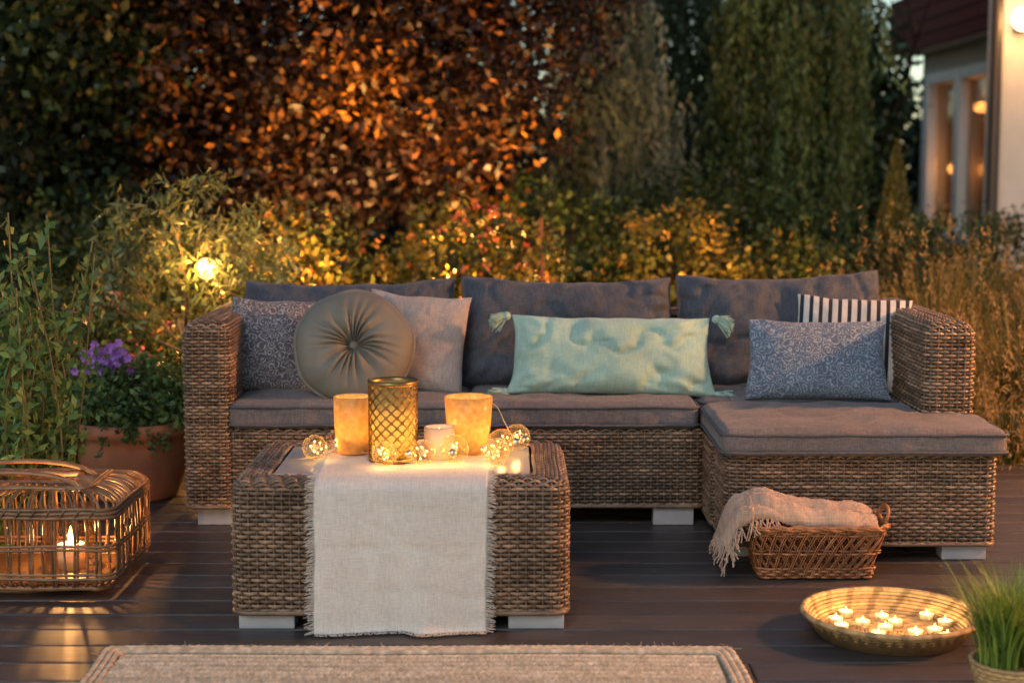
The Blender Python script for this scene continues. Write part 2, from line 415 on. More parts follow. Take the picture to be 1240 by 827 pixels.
# ------------------------------------------------------------------ sofa
sofa=empty('wicker_corner_sofa')
SF=5.33
wicker_box(sofa,'seat_base',-.975,.66,SF,6.02,.07,.335,R=.02,topr=.015,top_in=.04)
wicker_box(sofa,'arm_left',-1.125,-.965,SF-.02,6.12,.07,.71,R=.035,topr=.05,top_in=.078)
wicker_box(sofa,'arm_right',1.36,1.525,5.12,6.12,.07,.725,R=.035,topr=.05,top_in=.08)
wicker_box(sofa,'backrest',-.965,1.36,6.0,6.13,.07,.69,R=.02,topr=.03,top_in=.06,sp=.04,rp=.0135)
wicker_box(sofa,'chaise_base',.672,1.52,4.84,5.118,.055,.335,R=.03,topr=.015,top_in=.04)
wicker_box(sofa,'chaise_rear_base',.664,1.358,5.122,6.0,.055,.33,R=.02,topr=.015,top_in=.03)
mb=MB()
for x,yy in ((-1.09,SF+.01),(.49,SF+.01),(1.36,4.86),(.71,4.9),(-1.09,6.0),(.49,6.0),(1.36,6.0)):
    box(mb,x,x+.14,yy,yy+.07,0.001,.066 if yy>5 else .05,.003)
mb.obj('feet',M_foot,sofa)
slab_cushion('seat_cushion_left',sofa,-.972,-.158,SF-.015,5.95,.34,.43,1)
slab_cushion('seat_cushion_middle',sofa,-.150,.640,SF-.015,5.95,.34,.43,2)
slab_cushion('chaise_cushion',sofa,.655,1.545,4.805,5.40,.338,.422,3,notch=(5.10,1.345))
slab_cushion('seat_cushion_right',sofa,.655,1.345,5.41,5.95,.34,.432,4)
for i,(a,b_,hh,sd) in enumerate(((-1.0,-.2,.415,3),(-.20,.60,.425,8),(.615,1.385,.44,12))):
    pillow('back_cushion_%d'%(i+1),((a+b_)/2,5.74,.42),b_-a,hh,.22,F_sofa,lean=19,yaw=(1.5,0,-2)[i],roll=(.8,-.5,1.6)[i],seed=sd,e=4.5,pw=.42,parent=sofa,pinch=.03,wr=.026,droop=.020,pipe=F_pipe,crease=1.5,radial=.008)
# ------------------------------------------------------------------ pillows
pillow('patterned_throw_pillow',(-.875,5.60,.425),.31,.345,.12,F_pat2,lean=16,yaw=12,roll=-5,seed=21,crease=1,radial=.004)
pillow('linen_throw_pillow',(-.375,5.60,.43),.38,.365,.13,F_beige,lean=20,yaw=-6,roll=-5,seed=22,crease=1.2,radial=.006,wr=.014)
pillow('patterned_throw_pillow',(1.065,5.40,.43),.49,.285,.13,F_pat,lean=20,yaw=-3,roll=0,seed=23,crease=1,radial=.006)
pillow('striped_throw_pillow',(1.215,5.58,.43),.42,.355,.12,F_str,lean=20,yaw=-10,roll=-2,seed=24,crease=1,radial=.003)
mint=pillow('mint_lumbar_pillow',(.350,5.47,.435),.73,.29,.16,F_mint,lean=22,yaw=0,roll=-1,seed=25,crease=2.6,wr=.020,radial=.013,pinch=.065)
mb=MB()
for sx,sy in ((-1,0),(1,0),(-1,1),(1,1)):
    cx=sx*.367;cy=.005 if sy==0 else .285
    for k in range(150):
        d=np.array([sx*1.0,-.25 if sy else -.05,.0])+rng.normal(0,.27,3)*np.array([.5,1,1])
        d=d/np.linalg.norm(d);L=rng.uniform(.05,.072)
        P0=np.array([cx,cy,0]);pts=[P0,P0+d*L*.5+rng.normal(0,.003,3),P0+d*L+np.array([0,-.014,0])]
        curve_tube(mb,smoothpts(pts,6),.0019,4)
    lathe(mb,[(.0005,-.016),(.013,-.010),(.017,0),(.013,.010),(.0005,.016)],(cx+sx*.008,cy,0),14)
t=mb.obj('tassels',F_mint,mint);t.matrix_world=pmatrix((.350,5.47,.435),22,0,-1)
def round_pillow():
    n,m=60,240;r=np.sin(np.linspace(0,math.pi/2,n));th=np.linspace(0,2*np.pi,m,endpoint=False)
    Rr,T=np.meshgrid(r,th,indexing='ij');Rad=.205
    mbp=MB()
    for sg in (1,-1):
        z=.072*np.clip(1-Rr**4,0,1)**.5-.060*np.exp(-(Rr/.19)**2)
        pl=np.abs(np.sin(T*10+1.4*np.sin(T*4+1)+.9*Rr))
        z=z+.022*(pl-.5)*np.exp(-((Rr-.26)/.36)**2)*np.clip(Rr*12,0,1)
        z=z+.006*np.sin(T*3+Rr*4)*(1-Rr)*Rr*2
        wob=1+.012*np.sin(T*5+1)+.008*np.sin(T*9)
        X=Rad*Rr*np.cos(T)*wob;Y=Rad*Rr*np.sin(T)*wob
        V=np.stack([X,Y,sg*(z+.006)],-1)
        idx=np.arange(n*m).reshape(n,m);i0=idx[:-1];i1=idx[1:]
        F=np.stack([i0,i1,np.roll(i1,-1,1),np.roll(i0,-1,1)],-1).reshape(-1,4)
        if sg<0:F=F[:,::-1]
        mbp.add(V.reshape(-1,3),F)
    an=np.linspace(0,2*np.pi,96,endpoint=False);wob=1+.012*np.sin(an*5+1)+.008*np.sin(an*9)
    curve_tube(mbp,np.stack([.206*np.cos(an)*wob,.206*np.sin(an)*wob,0*an],-1),.008,8,(1,1,1),True)
    lathe(mbp,[(.0005,.034),(.012,.032),(.018,.026),(.016,.010)],(0,0,0),20)
    mbp.obj('round_velvet_pillow',F_velvet,None,mw=pmatrix((-.555,5.47,.605),24,4))
round_pillow()
# ------------------------------------------------------------------ coffee table
tab=empty('wicker_coffee_table')
TX0,TX1,TY0,TY1=-.75,.15,4.10,4.72
wicker_box(tab,'wicker_body',TX0,TX1,TY0,TY1,.048,.405,R=.045,topr=.035,top_in=.10)
boxo('tabletop',TX0+.10,TX1-.10,TY0+.10,TY1-.10,.396,.408,simple('frosted_tabletop',(.40,.38,.37),rough=.25),tab)
mb=MB()
for x in (-.735,-.01):
    for yy in (TY0+.012,TY1-.08): box(mb,x,x+.15,yy,yy+.07,.001,.046,.003)
mb.obj('feet',M_foot,tab)
def runner():
    xa,xb=-.525,-.065
    path=[(4.70,.4135),(4.5,.4135),(4.3,.4135),(4.2,.4135),(4.14,.413),(4.112,.407),(4.092,.392),(4.086,.36),(4.084,.25),(4.082,.12),(4.076,.03),(4.066,.008)]
    pp=smoothpts([(0,a,b) for a,b in path],150)
    n=90;us=np.linspace(0,1,n);V=[]
    for i,p in enumerate(pp):
        drop=max(0,.41-p[2])/.4
        for u in us:
            x=xa+(xb-xa)*u+.006*drop*math.sin(3+u*2)+.004*fbm((u*3,p[2]*5,0),2,3)
            f=fbm((x*1.0,p[2]*.35+p[1]*.3,1),8,4)
            fold=.5+.5*math.sin(x*26+1.0+2*p[2]+1.5*f)
            cr=max(0,1-abs(noise.noise(Vector((x*7+p[2]*3,p[2]*9,2.))))*4)
            line=math.exp(-((p[2]-.23)/.006)**2)*.003+math.exp(-((x+.295)/.004)**2)*.002
            yy=p[1]-drop*(.016*fold+.011*max(f,-.5)) -.003*drop+(.004*cr+line)*min(1,drop*4)
            zz=p[2]+(0.0015*abs(fbm((x,p[1],0),14,6)) if drop<.05 else 0)+(.008*math.sin(u*5+1)*drop if drop>.9 else 0)*0
            V.append((x,yy,zz))
    V=np.array(V);idx=np.arange(len(V)).reshape(len(pp),n)
    F=np.stack([idx[:-1,:-1],idx[:-1,1:],idx[1:,1:],idx[1:,:-1]],-1).reshape(-1,4)
    o=fast('table_runner',V,F,F_cream)
    s=o.modifiers.new('s','SOLIDIFY');s.thickness=.0018;s.offset=0
    G=V.reshape(len(pp),n,3);mb=MB()
    for side,col,dr in ((0,0,-1),(1,n-1,1)):
        E=G[:,col]
        L=np.concatenate([[0],np.cumsum(np.linalg.norm(np.diff(E,axis=0),axis=1))])
        for s_ in np.arange(0,L[-1],.0024):
            p=np.array([np.interp(s_,L,E[:,k]) for k in range(3)])
            l=rng.uniform(.012,.028);sag=rng.uniform(-.004,.012)
            curve_tube(mb,[p,p+[dr*l*.5,rng.normal(-.002,.002),-sag*.3+rng.normal(0,.001)],p+[dr*l,rng.normal(-.003,.003),-sag]],.0010,3)
    E=G[-1]
    for s_ in np.linspace(0,n-1,210):
        p=np.array([np.interp(s_,np.arange(n),E[:,k]) for k in range(3)])
        curve_tube(mb,[p,p+[rng.normal(0,.003),-.008,-.001],p+[rng.normal(0,.005),-rng.uniform(.012,.022),-.002]],.0010,3)
    mb.obj('fringe',F_cream,o)
runner()
# ------------------------------------------------------------------ candles & lights
def plight(name,loc,p,parent,r=.012,col=(1,.64,.30)):
    l=bpy.data.lights.new(name,'POINT');l.energy=p;l.color=col;l.shadow_soft_size=r
    o=bpy.data.objects.new(name,l);o.location=loc;link(o,parent);return o
def flame(mb,c,s=1):
    lathe(mb,[(.0003,0),(.0035*s,.004*s),(.0045*s,.009*s),(.003*s,.016*s),(.0003,.025*s)],c,12)
ZT=.4165
def tumbler(x,y,rb,rt,h):
    e=empty('amber_candle_holder');mb=MB()
    lathe(mb,[(.0005,.001),(rb*.8,.001),(rb,.006),(rb+(rt-rb)*.5+.004,h*.5),(rt,h),(rt-.003,h+.001),(rt-.004,h-.002),(rb+(rt-rb)*.5,h*.5),(rb-.004,.01),(.0005,.01)],(x,y,ZT))
    mb.obj('glass',M_amber,e)
    mb=MB();lathe(mb,[(.0005,.011),(.03,.011),(.03,.05),(.0005,.05)],(x,y,ZT));mb.obj('candle',M_wax,e)
    mb=MB();flame(mb,(x,y,ZT+.053),1.2);mb.obj('flame',M_flame,e)
    plight('candle_light',(x,y,ZT+.07),2.3,e,.014)
tumbler(-.455,4.46,.047,.058,.165)
tumbler(-.125,4.46,.050,.070,.165)
def lattice():
    x,y,r,h=-.334,4.36,.068,.228
    e=empty('lattice_candle_lantern');mb=MB()
    NS=14
    for sgn in (1,-1):
        for k in range(NS):
            a0=2*math.pi*k/NS
            t=np.linspace(0,1,90)
            an=a0+sgn*t*2*math.pi*.5
            P=np.stack([x+r*np.cos(an),y+r*np.sin(an),ZT+.012+t*(h-.026)],-1)
            N=np.stack([np.cos(an),np.sin(an),0*an],-1);T=norm(np.gradient(P,axis=0));B=np.cross(T,N)
            V,F=tubeset(P[None],N[None],B[None],.0028,.0012,False,6);mb.add(V,F)
    for zi in range(15):
        for k in range(NS):
            an=2*math.pi*(k+.5*(zi%2))/NS;z=ZT+.012+(zi/14)*(h-.026)
            d=np.array([math.cos(an),math.sin(an),0]);tt=np.array([-d[1],d[0],0])
            c=np.array([x,y,z])+d*(r+.0015);up=np.array([0,0,1]);s=.0058
            for q in range(2):
                a=q*math.pi/4;u1=tt*math.cos(a)+up*math.sin(a);v1=-tt*math.sin(a)+up*math.cos(a);cc=c+d*.0004*q
                mb.add([cc+u1*s,cc+v1*s,cc-u1*s,cc-v1*s],[[0,1,2,3]])
    for z0 in (0,h-.014):
        lathe(mb,[(r-.002,z0),(r+.003,z0),(r+.0035,z0+.012),(r-.002,z0+.013),(r-.002,z0)],(x,y,ZT))
    lathe(mb,[(.0005,.002),(r,.002)],(x,y,ZT))
    mb.obj('metal_lattice',M_gold,e)
    mb=MB();lathe(mb,[(.0005,.004),(r-.007,.004),(r-.007,h-.012),(r-.009,h-.012),(r-.009,.006),(.0005,.006)],(x,y,ZT));mb.obj('glass_liner',M_amber2,e)
    mb=MB();lathe(mb,[(.0005,.007),(.03,.007),(.03,.06),(.0005,.06)],(x,y,ZT));mb.obj('candle',M_wax,e)
    mb=MB();flame(mb,(x,y,ZT+.062),1.4);mb.obj('flame',M_flame,e)
    plight('candle_light',(x,y,ZT+.11),13,e,.015)
lattice()
e=empty('pillar_candle');mb=MB()
lathe(mb,[(.0005,0),(.041,0),(.044,.003),(.044,.086),(.041,.09),(.036,.088),(.03,.078),(.0005,.075)],(-.206,4.39,ZT));mb.obj('wax',simple('peach_wax',(.50,.38,.32),rough=.5),e)
mb=MB();flame(mb,(-.206,4.39,ZT+.072),.6);mb.obj('flame',M_flame,e);plight('candle_light',(-.206,4.39,ZT+.098),.10,e,.008)
def bulbs():
    e=empty('globe_string_lights')
    L=[(-.555,4.35),(-.50,4.45),(-.35,4.25),(-.245,4.27),(-.16,4.30),(-.045,4.27),(-.03,4.40),(.015,4.50)]
    g=MB();c=MB();f=MB();w=MB()
    for i,(x,y) in enumerate(L):
        R=rng.uniform(.035,.041);z=ZT+R+.001
        ax=norm(np.array([rng.normal(),rng.normal()*.6,rng.uniform(-.1,.25)]))
        u=norm(np.cross(ax,[0,0,1.]));v=np.cross(ax,u);Rm=np.stack([u,v,ax],1)
        def put(B,prof,seg=32):
            t=MB();lathe(t,prof,(0,0,0),seg);B.add(t.V[0]@Rm.T+np.array([x,y,z]),t.F[0])
        an=np.linspace(-math.pi/2,math.pi/2*.78,18)
        put(g,[(max(R*math.cos(a),.0004),R*math.sin(a)) for a in an])
        put(c,[(.0005,-0.0+R*.90),(.012,R*.90),(.0125,R*1.0),(.010,R*1.25),(.008,R*1.35),(.0005,R*1.36)],20)
        C=np.array([x,y,z])
        tt=np.linspace(0,1,60);sp=[C+ax*R*(.75-1.2*t_)+(u*math.cos(t_*19)+v*math.sin(t_*19))*R*.5*math.sin(math.pi*min(1,t_*1.05)) for t_ in tt]
        curve_tube(w,sp,.0007,4)
        for q in range(6,58,9):
            p=sp[q];lathe(f,[(.0003,-.003),(.003,0),(.0003,.003)],p,8)
        plight('bulb_light',(x,y,z),.26,e,.012,(1,.55,.18))
    zz=ZT+.004
    P=[(-.62,4.32,zz)]+[(x+.02,y+.04,zz+rng.uniform(0,.03)) for x,y in L]+[(.03,4.60,zz),(-.1,4.62,zz)]
    curve_tube(w,smoothpts(P,160),.0016,5)
    P=[(-.10,4.45,zz+.13),(-.05,4.44,zz+.14),(-.02,4.42,zz+.09),(.0,4.45,zz+.05),(.02,4.5,zz+.03)]
    curve_tube(w,smoothpts(P,40),.0014,5)
    g.obj('glass_globes',M_bulb,e);c.obj('caps',M_cap,e);f.obj('filaments',M_fil,e);w.obj('wire',simple('clear_wire',(.45,.33,.2),rough=.3),e)
bulbs()
# ------------------------------------------------------------------ rug
mb=MB();rx0,rx1,ry0,ry1=-1.035,.563,2.75,3.92
for k in range(3):
    n=600;p,nn=rr(rx0+k*.017,rx1-k*.017,ry0+k*.017,ry1-k*.017,.02,n)
    p=p+np.column_stack([.006*np.sin(p[:,1]*9),.004*np.sin(p[:,0]*7+1)])
    N=np.column_stack([nn,np.zeros(n)]);B=np.tile([0,0,1.],(n,1))
    wv=.0018*np.sin(np.arange(n)*np.pi/2+k)
    V,F=tubeset((np.column_stack([p,np.full(n,.0075)])+N*wv[:,None])[None],N[None],B[None],(.0062+abs(wv))[None],.0085,True,6)
    cc=rng.uniform(.85,1.1)*np.repeat(rng.uniform(.75,1.2,n),6);mb.add(V,F,cc[:,None]*np.array([[1,1,1]]))
nr=int((ry1-ry0-.1)/.016);xs=np.linspace(rx0+.05,rx1-.05,340)
for k in range(nr):
    y=ry0+.052+k*.016
    ph=rng.uniform(0,6);wv=.0024*np.sin(np.arange(340)*np.pi/2+ph)
    wob=.004*np.sin(xs*7+1)+.001*np.sin(xs*5+ph)
    P=np.stack([xs,y+wob+wv,np.full(340,.0070)+abs(wv)],-1)
    V,F=tubeset(P[None],np.tile([0,1.,0],(1,340,1)),np.tile([0,0,1.],(1,340,1)),(.0056+.6*abs(wv))[None],.0078,False,6)
    cc=rng.uniform(.85,1.12)*np.repeat(rng.uniform(.75,1.2,340),6);mb.add(V,F,cc[:,None]*np.array([[1,1,1]]))
box(mb,rx0+.02,rx1-.02,ry0+.02,ry1-.02,.001,.006,.002,np.array([.4,.4,.4]))
for k in range(420):
    p=np.array([rng.choice([rx0,rx1]),rng.uniform(ry0,ry1),.006]) if rng.random()<.3 else np.array([rng.uniform(rx0,rx1),ry1,.006])
    d=rng.normal(0,.008,3);d[2]=abs(d[2])*.4
    curve_tube(mb,[p,p+d,p+d*1.8+rng.normal(0,.002,3)*[1,1,0]],.0007,3)
mb.obj('jute_rug',M_jute)
# ------------------------------------------------------------------ tray
tray=empty('wicker_tray');mb=MB();cx,cy=1.005,4.06
prof=[(r,.006) for r in np.arange(.006,.185,.0095)]+[(.188+.0068*k,.011+.0085*k) for k in range(7)]
for i,(r,z) in enumerate(prof):
    m=max(24,int(r*900));an=np.linspace(0,2*np.pi,m,endpoint=False)
    wv=.0008*np.sin(an*m/4)
    P=np.stack([cx+(r+wv)*np.cos(an),cy+(r+wv)*np.sin(an),np.full(m,z)],-1)
    cc=rng.uniform(.75,1.15)*np.repeat(np.where(np.sin(an*18+i*.5)>.6,.6,1.05),6)
    curve_tube(mb,P,.0058 if i<len(prof)-1 else .008,6,cc[:,None]*np.array([[1,1,1]]),True)
lathe(mb,[(.0005,.001),(.19,.002),(.232,.06)],(cx,cy,0),64,np.array([.4,.4,.4]))
mb.obj('coiled_bowl',M_seag,tray)
cups=MB();wx=MB();fl=MB();pts=[]
while len(pts)<17:
    p=rng.uniform(-.165,.165,2)
    if np.hypot(*p)<.168 and all(np.hypot(*(p-q))>.045 for q in pts): pts.append(p)
for i,p in enumerate(pts):
    c=(cx+p[0],cy+p[1],.012)
    lathe(cups,[(.0005,.0),(.0185,.0),(.0195,.017),(.0188,.017),(.018,.001)],c,20)
    lathe(wx,[(.0005,.0125),(.0183,.0125)],c,20);flame(fl,(c[0],c[1],c[2]+.0125),.65)
    plight('tealight_flame_light',(c[0],c[1],.037),.22,tray,.005,(1,.60,.24))
cups.obj('tealight_cups',frosted('tealight_cup',(.9,.8,.6),.5),tray);wx.obj('tealight_wax',M_wax,tray);fl.obj('tealight_flames',M_flame,tray)
# ------------------------------------------------------------------ basket + throw
bk=empty('wicker_basket');mb=MB()
bx0,bx1,by0,by1=.705,1.125,4.575,4.815
H=.155;rows=[]
for k in range(17):
    t=k/16;rows.append((.042*(1-t),.008+H*t,0))
weave_rows(mb,rows[:4],(bx0,bx1,by0,by1),.05,44,.0042,.003,.004)
weave_rows(mb,rows[14:],(bx0,bx1,by0,by1),.05,44,.0042,.003,.004)
weave_rows(mb,rows[8:10],(bx0,bx1,by0,by1),.05,44,.0035,.003,.005)
K=40
for k in range(K):
    for sg in (1,-1):
        for off in (0,2):
            pts=[]
            for t in np.linspace(0,1,9):
                ins=.042*(1-t);p,nn=rr(bx0+ins,bx1-ins,by0+ins,by1-ins,.05,K*8)
                j=int((k*8+off+sg*t*22))%(K*8)
                pts.append((p[j][0]+nn[j][0]*.003*sg,p[j][1]+nn[j][1]*.003*sg,.008+H*t))
            curve_tube(mb,pts,.0022,5,np.array([rng.uniform(.6,1.3)]*3))
p,nn=rr(bx0-.004,bx1+.004,by0-.004,by1+.004,.055,200)
for z,o in ((.163,0),(.171,.6),(.167,1.2)):
    w=.004*np.sin(np.arange(200)*.6+o*2);curve_tube(mb,np.column_stack([p+nn*w[:,None],np.full(200,z)+.003*np.cos(np.arange(200)*.6+o*2)]),.005,6,(1,1,1),True)
for sx,x in ((1,bx1),(-1,bx0)):
    for q in (0,.006):
        pp=smoothpts([(x,4.64,.165+q),(x+sx*.012,4.65,.195+q),(x+sx*.016,4.695,.205+q),(x+sx*.012,4.74,.195+q),(x,4.75,.165+q)],20);curve_tube(mb,pp,.005,6)
box(mb,bx0+.05,bx1-.05,by0+.05,by1-.05,.004,.010,.002,np.array([.5,.5,.5]))
mb.obj('woven_sides',simple('dark_willow',(.44,.20,.09),(.24,.10,.045),.38,25,attr=True),bk)
def throw():
    path=[(.650,.10),(.668,.155),(.69,.20),(.73,.228),(.80,.215),(.88,.200),(.97,.190),(1.05,.180),(1.10,.160)]
    pp=smoothpts([(a,0,b) for a,b in path],120);n=100;V=[]
    for p in pp:
        for v in np.linspace(0,1,n):
            y0,y1=(4.60,4.80) if p[0]>.72 else (4.585,4.79)
            y=y0+(y1-y0)*v
            fold=abs(math.sin(v*9+1.5*math.sin(p[0]*9)+1.2*p[0]*5))**.6
            side=math.sin(math.pi*v)**.3
            kn=.0026*math.sin(p[0]*460)*math.sin(y*460)
            z=p[2]+(.032*fold*side+.012*fbm((p[0],y,0),12,3))-(.035*(1-side))+kn
            x=p[0]-(.018*fold if p[0]<.7 else 0)
            V.append((x,y,z))
    V=np.array(V);idx=np.arange(len(V)).reshape(len(pp),n)
    F=np.stack([idx[:-1,:-1],idx[:-1,1:],idx[1:,1:],idx[1:,:-1]],-1).reshape(-1,4)
    o=fast('throw_blanket',V,F,F_throw)
    s=o.modifiers.new('s','SOLIDIFY');s.thickness=.006;s.offset=0
    G=V.reshape(len(pp),n,3);mb=MB()
    for j in range(0,n,3):
        p=G[0,j]
        for q in range(4):
            off=rng.normal(0,.002,3);L=rng.uniform(.035,.060)
            curve_tube(mb,smoothpts([p+off,p+[-.008,rng.normal(0,.004),-.02],p+[-.012+rng.normal(0,.006),rng.normal(0,.006),-L]],8),.0024,4)
    for i in range(46):
        u=rng.integers(6,60);p=G[u,0]
        curve_tube(mb,smoothpts([p,p+[rng.normal(0,.005),-.014,-.004],p+[rng.normal(0,.012),-.022,-rng.uniform(.02,.05)]],8),.0024,4)
    mb.obj('fringe',F_throw,o)
throw()
# ------------------------------------------------------------------ cane lantern
cl=empty('bamboo_cane_lantern');mb=MB()
lx0,lx1,ly0,ly1=-1.80,-1.135,4.38,4.84
prof=[(.035,.035),(.008,.05),(0,.09),(0,.17),(0,.250),(.003,.268),(.015,.285),(.05,.300),(.10,.308),(.16,.312)]
NP=68
for k in range(NP):
    for dd in ((-.005,.005) if k%2==0 else (0,)):
        pts=[]
        for ins,z in prof:
            p,nn=rr(lx0+ins,lx1-ins,ly0+ins,ly1-ins,max(.045-ins*.3,.02),NP*4)
            j=(k*4)%(NP*4)
            pts.append((p[j][0]+dd*abs(nn[j][1]),p[j][1]+dd*abs(nn[j][0]),z))
        pts=np.array(pts)+rng.normal(0,.0015,(len(pts),3))
        c=rng.uniform(.5,1.4);curve_tube(mb,smoothpts(pts,30),.0042,5,np.array([c]*3))
for ins,z,r in ((.03,.032,.009),(.0,.065,.006),(.0,.078,.005),(-.004,.150,.004),(-.004,.161,.004),(-.003,.244,.006),(-.003,.256,.006),(-.001,.267,.006),(.16,.314,.009),(.09,.310,.006),(.10,.312,.005),(.035,.045,.006)):
    p,nn=rr(lx0+ins,lx1-ins,ly0+ins,ly1-ins,max(.045-ins*.3,.02),200)
    wz=.0015*np.sin(np.arange(200)*.21+ins*90+z*40)
    curve_tube(mb,np.column_stack([p,np.full(200,z)+wz]),r,6,np.array([rng.uniform(.8,1.2)]*3),True)
for k in range(14):
    x=lx0+.05+k*.042
    curve_tube(mb,[(x,ly0-.004,.241),(x+.01,ly0-.012,.256),(x+.02,ly0-.004,.271)],.003,5,np.array([.8]*3))
for q in (0,.012):
    for yy in (4.48,4.66):
        pp=smoothpts([(-1.66,yy+q,.312),(-1.62,yy+q,.340),(-1.46,yy+q,.354),(-1.32,yy+q,.340),(-1.24,yy+q,.302)],30);curve_tube(mb,pp,.006,6,np.array([1.2]*3))
for z in (.006,.018,.028):
    p,nn=rr(-1.60,-1.31,4.47,4.75,.13,120);curve_tube(mb,np.column_stack([p,np.full(120,z)]),.007,6,(.8,.8,.8),True)
box(mb,lx0+.06,lx1-.06,ly0+.06,ly1-.06,.034,.042,.003,np.array([.5]*3))
mb.obj('cane_frame',M_cane,cl)
LX=-1.32
mb=MB();lathe(mb,[(.075,.043),(.078,.05),(.078,.23),(.076,.23),(.075,.05)],(LX,4.60,0));mb.obj('glass_cylinder',M_glass,cl)
mb=MB();lathe(mb,[(.0005,.043),(.04,.043),(.04,.115),(.035,.117),(.0005,.112)],(LX,4.60,0));mb.obj('candle',M_wax,cl)
mb=MB();flame(mb,(LX,4.60,.117),2.2);mb.obj('flame',M_flame,cl);plight('candle_light',(LX,4.60,.155),13.0,cl,.014,(1,.48,.15))
# ------------------------------------------------------------------ foliage tools
def leafq(C,L,W,col,tdir=None,tw=1.0):
    n=len(C);t=norm(rng.normal(size=(n,3)))
    if tdir is not None: t=norm(t*tw+np.asarray(tdir))
    s=norm(np.cross(t,rng.normal(size=(n,3))))
    nn=np.cross(t,s)
    L=np.asarray(L)*rng.uniform(.6,1.3,n);W=np.asarray(W)*rng.uniform(.7,1.2,n)
    V=np.stack([C-t*L[:,None]/2,C+s*W[:,None]/2+nn*(W*.15)[:,None],C+t*L[:,None]/2,C-s*W[:,None]/2+nn*(W*.15)[:,None]],1)
    F=np.arange(4*n).reshape(n,4)
    c=np.repeat(np.asarray(col),4,axis=0) if np.ndim(col)==2 else np.tile(col,(4*n,1))
    return V.reshape(-1,3),F,c
def palcol(pal,n,k=None):
    pal=np.asarray(pal,float);i=rng.integers(0,len(pal),n) if k is None else k
    return pal[i]
def clumps(mb,cent,sig,nl,L,W,pal,var=.35,tdir=None,tw=1.,flat=1.,ccol=None):
    m=len(cent)
    if ccol is None: ccol=palcol(pal,m)*rng.uniform(1-var,1+var,(m,1))
    C=np.repeat(cent,nl,0)+rng.normal(size=(m*nl,3))*sig*np.array([1,1,flat])
    col=np.repeat(ccol,nl,0)*rng.uniform(.6,1.4,(m*nl,1))
    V,F,c=leafq(C,L,W,col,tdir,tw);mb.add(V,F,c)
def ellip(n,c,r,shell=.5):
    d=norm(rng.normal(size=(n,3)));q=(shell**3+(1-shell**3)*rng.random(n))**(1/3)
    return np.asarray(c)+d*q[:,None]*np.asarray(r)
def branch(mb,p,d,L,r,depth,spread=.5,up=.15,tips=None):
    p=np.array(p,float);d=norm(np.array(d,float));pts=[p];dd=d
    for i in range(4):
        dd=norm(dd+rng.normal(0,.12,3)+np.array([0,0,up*.3]));pts.append(pts[-1]+dd*L/4)
    curve_tube(mb,pts,np.linspace(r,r*.6,5),7 if depth>1 else 5,(1,1,1))
    if tips is not None: tips.append(pts[-1])
    if depth>0:
        for k in range(3):
            q=pts[[4,3,2][k]]
            branch(mb,q,norm(dd+rng.normal(0,spread,3)+np.array([0,0,up])),L*.68,r*.55,depth-1,spread,up,tips)
G1=[(.028,.056,.018),(.042,.075,.022),(.018,.04,.014),(.052,.08,.026)]
# copper beech
tr=empty('copper_beech_tree');mb=MB();branch(mb,(-1.25,11.6,-.16),(0,0,1),1.6,.09,3,.4,.3);mb.obj('trunk_and_limbs',M_bark,tr)
mb=MB()
c=ellip(1750,(-1.30,11.2,3.0),(2.05,1.8,2.6),.45);c=c[c[:,2]>.75+.25*np.sin(c[:,0]*5)+.15*np.sin(c[:,0]*13)]
m=len(c);fg=np.array([noise.noise(Vector(p*1.5))+.5*noise.noise(Vector(p*3.7)) for p in c])
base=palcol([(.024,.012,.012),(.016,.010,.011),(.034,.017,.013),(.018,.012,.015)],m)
glint_col=palcol([(.30,.12,.022),(.38,.16,.025),(.20,.07,.018)],m)  # orange leaf colours painted in as lamplit glints
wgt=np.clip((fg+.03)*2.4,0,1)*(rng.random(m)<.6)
cc=base*(1-wgt[:,None]*.75)+glint_col*wgt[:,None]*.75
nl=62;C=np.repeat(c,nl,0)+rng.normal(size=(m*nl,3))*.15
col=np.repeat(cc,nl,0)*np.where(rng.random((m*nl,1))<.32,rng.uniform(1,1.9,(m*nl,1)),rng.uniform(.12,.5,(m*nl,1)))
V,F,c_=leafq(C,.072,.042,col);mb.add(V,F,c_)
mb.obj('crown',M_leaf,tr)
# background trees mass
bt=empty('background_trees');mb=MB()
for x in np.arange(-14,4.0,2.1):
    branch(mb,(x+rng.normal(0,.3),rng.uniform(19,21),-.16),(0,0,1),2.6,.13,2,.3,.3)
mb.obj('trunks',M_bark,bt);mb=MB()
n=2600;c=np.stack([rng.uniform(-15,3.9,n),rng.uniform(17.5,22,n),rng.uniform(0,9,n)**1.0],-1)
keep=np.array([ (noise.noise(Vector((p[0]*.95,3.3,p[2]*1.0)))+.25*max(0,2.2-p[2])) > (0.0 if p[0]>-.2 else -.25) for p in c])
clumps(mb,c[keep],.30,34,.16,.10,[(.020,.044,.018),(.028,.055,.021),(.012,.026,.013),(.04,.06,.02)],.5)
mb.obj('leaves',M_leaf,bt)
mb=MB();n=1500;c=np.stack([rng.uniform(-18,18,n),rng.uniform(23,25,n),rng.uniform(-.1,2.0,n)],-1)
clumps(mb,c,.4,26,.22,.14,[(.015,.03,.012),(.02,.04,.015)],.4);mb.obj('hedge',M_leaf)
tr=empty('green_maple_tree');mb=MB();branch(mb,(-3.4,10.8,-.16),(0,0,1),1.5,.10,3,.35,.2);mb.obj('trunk_and_limbs',M_bark,tr)
mb=MB();c=ellip(600,(-3.30,10.5,2.5),(1.05,1.2,2.0),.4);clumps(mb,c,.14,50,.085,.055,[(.020,.048,.025),(.012,.030,.02),(.032,.065,.028),(.010,.022,.016)],.5);mb.obj('crown',M_leaf,tr)
